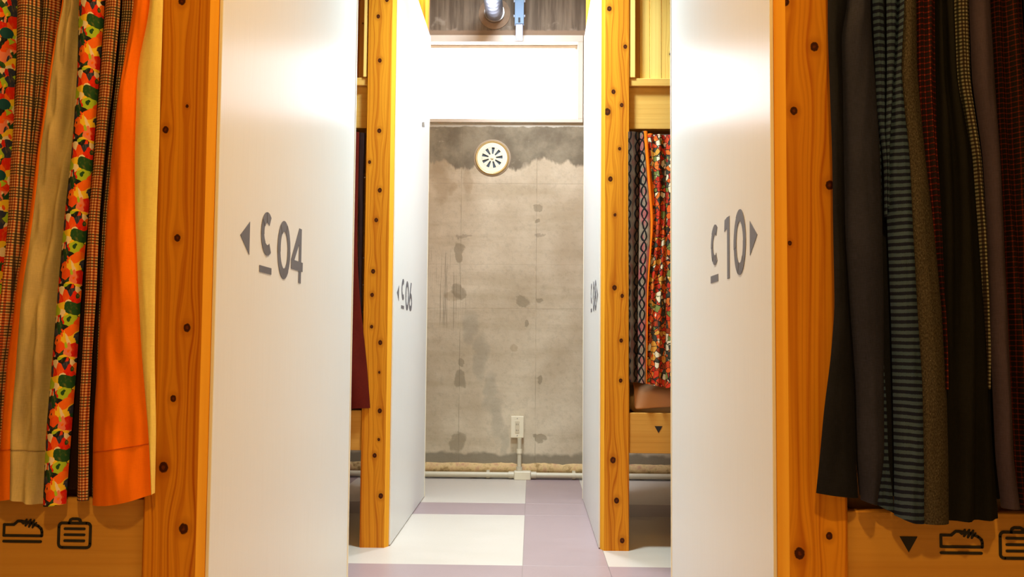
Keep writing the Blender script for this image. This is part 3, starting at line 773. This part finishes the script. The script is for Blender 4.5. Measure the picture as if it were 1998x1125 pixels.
cloth('p', cl, Yl, R_((0, 248, 288), (50, 238, 280), (100, 230, 268), (150, 223, 261), (280, 205, 258), (420, 192, 258), (560, 183, 264), (700, 175, 272), (840, 166, 284), (900, 165, 289), (985, 165, 296)), (991, 965, 5), F_OR, .028, .012, .018, wr=.008, seed=10, ns=22, label='broad orange strip', stitch=[(.02, .99, 884, 866)])
cloth('p', cl, Yl, R_((0, 287, 314), (50, 279, 312), (100, 267, 311), (150, 260, 309), (280, 257, 306), (420, 257, 301), (560, 263, 298), (700, 271, 297), (840, 283, 300), (985, 292, 297)), (967, 963), F_TAN, .012, .010, .007, wr=.002, seed=11, label='tan linen strip')
cloth('p', cl, Yl, R_((0, -60, 290), (560, -100, 276), (985, -120, 270)), (972, 955), F_DARK, .0375, .0375, .0, seed=12, wr=.0005, label='added dark sheet for shade in the fold gaps', ns=40, nt=20)  # sheet added behind the strips so the gaps look shaded
for i, (a, b, m) in enumerate(((-160, -60, F_TAN), (-260, -155, F_OR), (-330, -255, F_GING), (-420, -325, F_OLIVE), (-520, -415, F_PRINT), (-640, -515, F_TAN))):
    cloth('p', cl, Yl, R_((0, a, b), (985, a - 90, b - 95)), (985, 983), m, .02, .02, .022, seed=20 + i)

# --- right foreground curtain
Yr = 1.455
cr_ = thing('curtain', 'dark patchwork curtain of navy, blue stripes, tweed and red check in right foreground', 'curtain', (.75, Yr, 1.6), 'curtains on the lower berths')
cloth('p', cr_, Yr, R_((0, 1622, 1668), (60, 1622, 1654), (300, 1631, 1658), (450, 1633, 1659), (600, 1636, 1668), (700, 1628, 1675), (800, 1615, 1680), (900, 1606, 1683), (985, 1597, 1688)), (965, 977), F_NAVY2, .018, .030, .012, seed=31, label='near-black strip next to the post')
cloth('p', cr_, Yr, R_((0, 1664, 1708), (50, 1652, 1710), (150, 1655, 1718), (300, 1657, 1728), (450, 1660, 1732), (600, 1670, 1735), (750, 1681, 1735), (900, 1685, 1736), (1000, 1692, 1719)), (980, 990), F_NAVY, .026, .022, .018, seed=32, label='plain navy strip')
cloth('p', cr_, Yr, R_((0, 1711, 1734), (100, 1716, 1738), (200, 1720, 1738), (260, 1727, 1738), (320, 1734, 1739), (985, 1738, 1740)), (420, 420), F_STR, .020, .022, .008, seed=33, label='small blue striped fold')
cloth('p', cr_, Yr, R_((0, 1738, 1764), (100, 1739, 1760), (200, 1738, 1752), (260, 1736, 1747), (330, 1738, 1744)), (400, 400), F_STR, .018, .026, .010, seed=34, label='small blue striped fold')
cloth('p', cr_, Yr, R_((0, 1763, 1768), (130, 1755, 1764), (200, 1747, 1769), (300, 1738, 1780), (450, 1744, 1787), (600, 1750, 1795), (750, 1754, 1805), (900, 1757, 1808), (1024, 1757, 1809)), (1010, 1024, 4), F_STR, .026, .010, .012, wr=.004, seed=35, label='blue and navy horizontally striped strip')
cloth('p', cr_, Yr, R_((0, 1724, 1730), (700, 1732, 1738), (780, 1737, 1744), (900, 1736, 1748), (1000, 1718, 1760)), (988, 1008), F_STR, .034, .03, .004, seed=36, label='striped fold turned back')
cloth('p', cr_, Yr, R_((0, 1766, 1798), (130, 1763, 1800), (300, 1779, 1816), (450, 1786, 1834), (600, 1794, 1849), (750, 1804, 1858), (900, 1808, 1862), (1024, 1808, 1863)), (1024, 1026), F_TW, .012, .020, .012, seed=37, label='grey brown tweed strip')
cloth('p', cr_, Yr, R_((0, 1797, 1836), (150, 1800, 1837), (300, 1815, 1841), (450, 1833, 1850), (600, 1847, 1853), (700, 1852, 1856)), (760, 760), F_RC, .020, .022, .010, seed=38, wfold=.004, label='red check strip')
cloth('p', cr_, Yr, R_((0, 1835, 1876), (150, 1836, 1884), (300, 1841, 1912), (450, 1850, 1924), (600, 1853, 1936), (750, 1858, 1943), (900, 1862, 1955), (1024, 1863, 1965)), (1020, 1017), F_BLK, .022, .026, .014, seed=39, wfold=.012, label='plain black strip')
cloth('p', cr_, Yr, R_((0, 1875, 1903), (150, 1882, 1908), (300, 1911, 1929), (450, 1923, 1939), (600, 1934, 1944), (700, 1941, 1947)), (760, 760), F_SC, .024, .024, .008, seed=40, label='narrow black and cream check strip')
cloth('p', cr_, Yr, R_((0, 1902, 1944), (150, 1908, 1953), (300, 1929, 1962), (450, 1938, 1971), (600, 1943, 1977), (750, 1948, 1983), (900, 1955, 1990), (1000, 1967, 2004)), (994, 996), F_PUR, .020, .020, .018, seed=41, label='plum grey strip')
cloth('p', cr_, Yr, R_((0, 1942, 2010), (150, 1950, 2020), (600, 1975, 2040), (1000, 2000, 2060)), (994, 994), F_PL, .024, .024, .02, seed=42, wfold=.01, label='dark red plaid strip')
cloth('p', cr_, Yr, R_((0, 1640, 2060), (600, 1660, 2060), (1000, 1700, 2060)), (975, 985), F_NAVY2, .046, .046, .0, seed=43, label='added dark sheet for shade between the strips', ns=40, nt=20)  # dark sheet added at the back, darkens the gaps like shade
for i, (a, b, m) in enumerate(((2010, 2090, F_NAVY), (2085, 2180, F_STR), (2175, 2270, F_BLK), (2265, 2370, F_TW), (2365, 2480, F_RC))):
    cloth('p', cr_, Yr, R_((0, a, b), (1000, a + 50, b + 55)), (1000, 1003), m, .02, .02, .022, seed=50 + i)

# --- farther left curtain (rust red, drawn half open)
Ym = 3.545
cm = thing('curtain', 'dark rust red curtain half drawn on the farther left bunk', 'curtain', (-.8, Ym, 1.56), 'curtains on the lower berths')
T3 = 256
cloth('p', cm, Ym, R_((250, 560, 700), (400, 560, 697), (480, 560, 696), (560, 556, 699), (620, 552, 705), (700, 548, 714), (800, 545, 722)), (800, 796), F_RUST, .01, .012, .02, seed=61, ytop=T3, wfold=.012, ns=24, nt=60)
cloth('p', cm, Ym, R_((250, 430, 565), (800, 420, 548)), (800, 800), F_RUST, .01, .01, .02, seed=62, ytop=T3, wfold=.02, ns=24, nt=60)
cloth('p', cm, Ym, R_((250, 698, 712), (330, 697, 708), (560, 696, 704), (700, 700, 706)), (640, 640), F_DARK, .024, .03, .003, seed=63, ytop=T3, ns=8, nt=40, label='dark strip for the shade in the curtain gap')  # stands in for the dark berth interior beside the rust cloth

# --- farther right curtain
cq = thing('curtain', 'grey ogee and red leaf print curtain with orange piping on the farther right bunk', 'curtain', (.6, Ym, 1.56), 'curtains on the lower berths')
cloth('p', cq, Ym, R_((250, 1226, 1252), (400, 1226, 1250), (560, 1227, 1246), (750, 1228, 1246)), (745, 746), F_OGEE2, .006, .028, .012, seed=71, ytop=T3, nt=60, label='dark grey ogee strip')
cloth('p', cq, Ym, R_((250, 1250, 1256), (300, 1250, 1260), (400, 1249, 1269), (440, 1248, 1271), (500, 1247, 1268), (560, 1246, 1263), (750, 1245, 1261)), (746, 748), F_OGEE, .024, .0, .016, seed=72, ytop=T3, nt=60, label='pink and grey ogee strip')
cloth('p', cq, Ym, R_((250, 1254, 1262), (300, 1258, 1266), (400, 1267, 1273), (430, 1270, 1276), (500, 1266, 1270), (560, 1262, 1265), (750, 1260, 1262)), (748, 748), F_OR, .0, -.004, .005, wr=.001, seed=73, ytop=T3, ns=6, nt=60, label='orange piping')
cloth('p', cq, Ym, R_((250, 1264, 1275), (330, 1268, 1276), (400, 1272, 1278)), (400, 400), F_OR, .016, .014, .008, wr=.001, seed=74, ytop=T3 + 3, ns=6, nt=20, label='orange tab')
cloth('p', cq, Ym, R_((250, 1262, 1300), (330, 1268, 1300), (400, 1273, 1300), (430, 1275, 1300), (500, 1270, 1300), (560, 1265, 1300), (750, 1262, 1300)), (748, 757), F_PRINT2, .016, .014, .014, seed=75, ytop=T3 + 6, nt=60, wfold=.01, label='red leaf print strip')
cloth('p', cq, Ym, R_((250, 1300, 1345), (750, 1300, 1345)), (757, 752), F_PRINT2, .014, .016, .014, seed=76, ytop=T3 + 6, nt=60)
for i in range(5):
    a = 1345 + 62 * i
    cloth('p', cq, Ym, R_((250, a, a + 62), (750, a, a + 62)), (752, 752), (F_OGEE, F_PRINT2)[i % 2], .016, .016, .022, seed=80 + i, ytop=T3 + 6, nt=60)

# ------------------------------------------------------------------ bedding
M_MAT = fab('cream_ticking', srgb(222, 196, 160), .05); M_BLANK = fab('tan_blanket', srgb(206, 150, 108), .08)
def mattress(root_y0, D, xin, side, label):
    xa, xb = xin + side * .125, xin + side * 1.90
    o = box('mattress', (xa, root_y0 + .06, .4895), (xb, root_y0 + D - .07, .59), M_MAT, None, bevel=.03)
    me = o.data
    smooth_by_angle(me, 60)
    tag(o, label, 'mattress', 'mattresses on the lower berths')
mattress(1.54, 1.218, XL, -1, 'cream mattress behind the bright curtain in left foreground')
mattress(1.505, 1.15, XRN, 1, 'cream mattress behind the dark curtain in right foreground')
mattress(3.56, 1.156, XL, -1, 'cream mattress behind the rust red curtain, farther left bunk')
mattress(3.56, 1.146, XRM, 1, 'cream mattress under the tan blanket, farther right bunk')
def blanket():
    bm = bmesh.new(); x0, x1, N = XRM + .135, XRM + 1.2, 70; V = []
    prof = [(.034, .512), (.036, .535), (.040, .565), (.052, .588), (.08, .602), (.15, .607), (.3, .606), (.5, .607)]
    for i in range(N + 1):
        x = x0 + (x1 - x0) * i / N; row = []
        for k, (y, z) in enumerate(prof):
            a = noise.noise((x * 9, k * .35, 1)) * .012 + noise.noise((x * 26, k * .8, 5)) * .004
            row.append(bm.verts.new((x - x0, y + (a - .004) * (1 if k < 4 else 0) + .012, z - .51 + (abs(a) * .6 if k >= 3 else 0) + .012 * math.sin((x - x0) * 9) * (k < 2) + .005)))
        V.append(row)
    for i in range(N):
        for k in range(len(prof) - 1): bm.faces.new((V[i][k], V[i + 1][k], V[i + 1][k + 1], V[i][k + 1]))
    o = link('blanket', fin(bm, 'blanket', True), M_BLANK, None, (x0, 3.56, .51))
    s_ = o.modifiers.new('sub', 'SUBSURF'); s_.levels = 1; s_.render_levels = 2
    t = o.modifiers.new('th', 'SOLIDIFY'); t.thickness = .006; t.offset = 1
    tag(o, 'rumpled tan blanket showing below the leaf print curtain', 'blanket')
blanket()

# ------------------------------------------------------------------ things on the far wall
M_IVORY = plain('ivory_plastic', srgb(232, 220, 190), .4, var=.02); M_PVC = plain('grey_pvc', srgb(206, 194, 166), .4, var=.04)
M_SLOT = plain('dark_slot', srgb(60, 56, 50), .7)
def vent():
    c = at(960.5, 308, YW); t = thing('vent_cover', 'round brass rimmed vent with radial slots high on the concrete wall', 'vent', (c.x, YW, c.z))
    def lathe(nm, prof, mat, seg=56):
        bm = bmesh.new(); rows = []
        for i in range(seg):
            a = 2 * PI * i / seg
            rows.append([bm.verts.new((r * math.cos(a), -y, r * math.sin(a))) for r, y in prof])
        for i in range(seg):
            j = (i + 1) % seg
            for k in range(len(prof) - 1): bm.faces.new((rows[i][k], rows[j][k], rows[j][k + 1], rows[i][k + 1]))
        bmesh.ops.recalc_face_normals(bm, faces=bm.faces[:])
        me = fin(bm, nm); smooth_by_angle(me, 50); return link(nm, me, mat, t)
    br = plain('pale_brass', srgb(226, 196, 132), .35, metal=.6); fc = plain('vent_enamel', srgb(246, 238, 206), .35)
    lathe('mortar_ring', [(.108, 0), (.106, .004), (.098, .006), (.092, .004)], plain('vent_mortar', srgb(170, 150, 124), .8))
    lathe('rim', [(.099, .002), (.098, .010), (.093, .014), (.089, .013), (.085, .008)], br)
    # face with real slots: annular sectors
    bm = bmesh.new(); n_ = 9; R0, R1, RR = .022, .060, .0865
    def P(r, a, y): return (r * math.cos(a), -y, r * math.sin(a))
    def quadring(ra, rb, a0, a1, y0=.010, seg=4):
        for i in range(seg):
            p, q = a0 + (a1 - a0) * i / seg, a0 + (a1 - a0) * (i + 1) / seg
            bm.faces.new([bm.verts.new(P(r, a, y0)) for r, a in ((ra, p), (rb, p), (rb, q), (ra, q))])
    offs = math.radians(90 - 6)
    for k in range(n_):
        a = offs + 2 * PI * k / n_; w0 = .10; w1 = .155; nx = a + 2 * PI / n_
        quadring(R1, RR, a - PI / n_, a + PI / n_, seg=6)
        # web between slots (widths differ inside/outside)
        bm.faces.new([bm.verts.new(P(r, t_, .010)) for r, t_ in ((R0, a + w0 * 1.7), (R1, a + w1), (R1, nx - w1), (R0, nx - w0 * 1.7))])
        quadring(0.0001, R0, a - PI / n_, a + PI / n_, seg=3)
        for sgn in (-1, 1):   # slot cheeks
            bm.faces.new([bm.verts.new(q) for q in (P(R0, a + sgn * w0 * 1.7, .010), P(R1, a + sgn * w1, .010), P(R1, a + sgn * w1, .003), P(R0, a + sgn * w0 * 1.7, .003))])
    bmesh.ops.remove_doubles(bm, verts=bm.verts[:], dist=.0003)
    link('face_plate', fin(bm, 'face_plate'), fc, t)
    bm = bmesh.new(); cyl_bm(bm, (0, -.001, 0), (0, -.0025, 0), .085, 40); link('slot_back', fin(bm, 'slot_back'), plain('vent_dark', srgb(70, 84, 96), .6), t)
    cyl('knob', (0, -.010, 0), (0, -.019, 0), .009, fc, t, 18, bevel=.002)
vent()
def outlet():
    c = at(1009.5, 831.5, YW); t = thing('power_outlet', 'ivory double power outlet low on the concrete wall above the conduit', 'outlet', (c.x, YW, c.z))
    box('box', (-.034, -.030, -.057), (.034, 0, .057), M_IVORY, t, .003)
    box('cover_plate', (-.037, -.037, -.061), (.037, -.030, .061), M_IVORY, t, .003)
    box('socket_insert', (-.012, -.0395, -.034), (.012, -.037, .034), plain('outlet_insert', srgb(214, 198, 166), .4), t, .001)
    for dz in (.015, -.019):
        for dx in (-.0045, .0045):
            box('slot', (dx - .0011, -.0399, dz - .005), (dx + .0011, -.0394, dz + .005), M_SLOT, t, 0)
    for dz in (.048, -.048): cyl('screw', (0, -.037, dz), (0, -.0382, dz), .003, M_STEEL, t, 10)
outlet()
zc_ = at(1000, 924, YW).z; yc = YW - .042; rC = .0155
xb0, xb1 = at(1003, 924, YW).x, at(1036, 924, YW).x
jb = thing('junction_box', 'ivory plastic junction box on the conduit at the foot of the wall', 'junction box', ((xb0 + xb1) / 2, YW, zc_))
hw = (xb1 - xb0) / 2
box('body', (-hw, -.068, -.026), (hw, 0, .024), M_PVC, jb, .004); box('lid', (-hw + .003, -.073, -.023), (hw - .003, -.068, .021), M_IVORY, jb, .002)
for s in (-1, 1): cyl('hub', (s * hw, -.042, 0), (s * (hw + .03), -.042, 0), .020, M_PVC, jb, 18)
cyl('hub', (-.018, -.042, .024), (-.018, -.042, .045), .018, M_PVC, jb, 18)
for side, lab in ((-1, 'grey conduit running along the wall foot to the left of the junction box'), (1, 'grey conduit running along the wall foot to the right of the junction box')):
    xs_ = (xb0 - .0305) if side < 0 else (xb1 + .0305); xe = XLW + .03 if side < 0 else XRW - .03
    t = thing('conduit', lab, 'conduit', (xs_, yc, zc_), 'conduits at the foot of the wall')
    cyl('pipe', (0, 0, 0), (xe - xs_, 0, 0), rC, M_PVC, t, 16)
    L = abs(xe - xs_); k = .115 if side < 0 else .21
    while k < L - .1:
        x = side * k; cyl('clamp', (x - .009, 0, 0), (x + .009, 0, 0), rC + .0035, M_PVC, t, 16)
        box('clamp_foot', (x - .009, .008, -.026), (x + .009, .0415, .024), M_PVC, t, .001)
        k += .62
xv = (xb0 + xb1) / 2 - .018; zt_ = at(1009, 852, YW).z + .0
t = thing('conduit', 'short upright conduit joining the outlet to the junction box', 'conduit', (xv, yc, zc_ + .0455), 'conduits at the foot of the wall')
ztop_ = at(1009.5, 831.5, YW).z - .0615
cyl('pipe', (0, 0, 0), (0, .0, ztop_ - zc_ - .0455), .012, M_PVC, t, 16)
cyl('coupling', (0, 0, .075), (0, 0, .1), .0155, M_IVORY, t, 16)

# overhead duct entering the wall, with its mortar collar
M_DUCT = None
def ductmat():
    n = NT('galvanised_duct'); co = n.co(); k = n.noise(co, 20, 3); o = n.sep(co)
    rib = n.m_('SINE', n.m_('MULTIPLY', n.m_('ADD', o[1], n.m_('MULTIPLY', o[0], .2)), 120)); n.bump(rib, .0012, .5)
    return n.fin(n.mix(k, srgb(120, 122, 132), srgb(170, 172, 184)), .36, .5, .85)
c = at(965, 27, YW)
dt = thing('ventilation_duct', 'round silver ventilation duct entering the concrete above the window', 'duct', (c.x, YW, c.z))
cyl('duct_pipe', (0, 0, 0), (0, -2.3, 0), .052, ductmat(), dt, 40)
cyl('duct_elbow', (0, -2.3, 0), (0, -2.42, .1), .056, ductmat(), dt, 40)
cyl('collar', (0, -.004, 0), (0, -.030, 0), .058, M_STEEL, dt, 40, bevel=.004)
cyl('mortar_collar', (0, 0, 0), (0, -.006, 0), .092, plain('duct_mortar', srgb(150, 124, 98), .85, scale=40, var=.2), dt, 40, bevel=.003)
# steel strut hanging down in front of the window head
c = at(1013, 78, 5.30); M_BLUE = plain('pale_blue_steel', srgb(104, 136, 168), .5); M_WP = plain('white_painted_steel', srgb(176, 184, 200), .5)
st = thing('hanging_strut', 'pale blue steel strut hanging from the ceiling in front of the window head', 'strut', (c.x, 5.30, c.z))
zs1 = ZC - c.z
box('lower_arm', (-.020, -.010, 0), (.020, .012, .18), M_WP, st, .002)
zz = at(1013, 48, 5.30).z - c.z
box('channel', (-.026, -.016, zz - .0), (.026, -.0105, zs1), M_BLUE, st, .001)
for s in (-1, 1): box('channel_flange', (s * .026, -.016, zz), (s * .0225, .018, zs1), M_BLUE, st, .001)
box('slot', (-.006, -.0166, zz + .006), (.006, -.0158, zz + .036), M_BLACK, st, 0)
for k in range(5):
    for s in (-1, 1): cyl('bolt', (s * .026, 0, zz + .05 + k * .085), (s * .033, 0, zz + .05 + k * .085), .007, M_WP, st, 10)

# small clip on the farther left panel
p = at_x(824, 243, XL)
hk = box('hook', (p.x + .0005, p.y - .006, p.z - .012), (p.x + .012, p.y + .006, p.z + .012), M_STEEL, None, .002)
tag(hk, 'tiny metal hook high on the panel numbered C 06', 'hook')
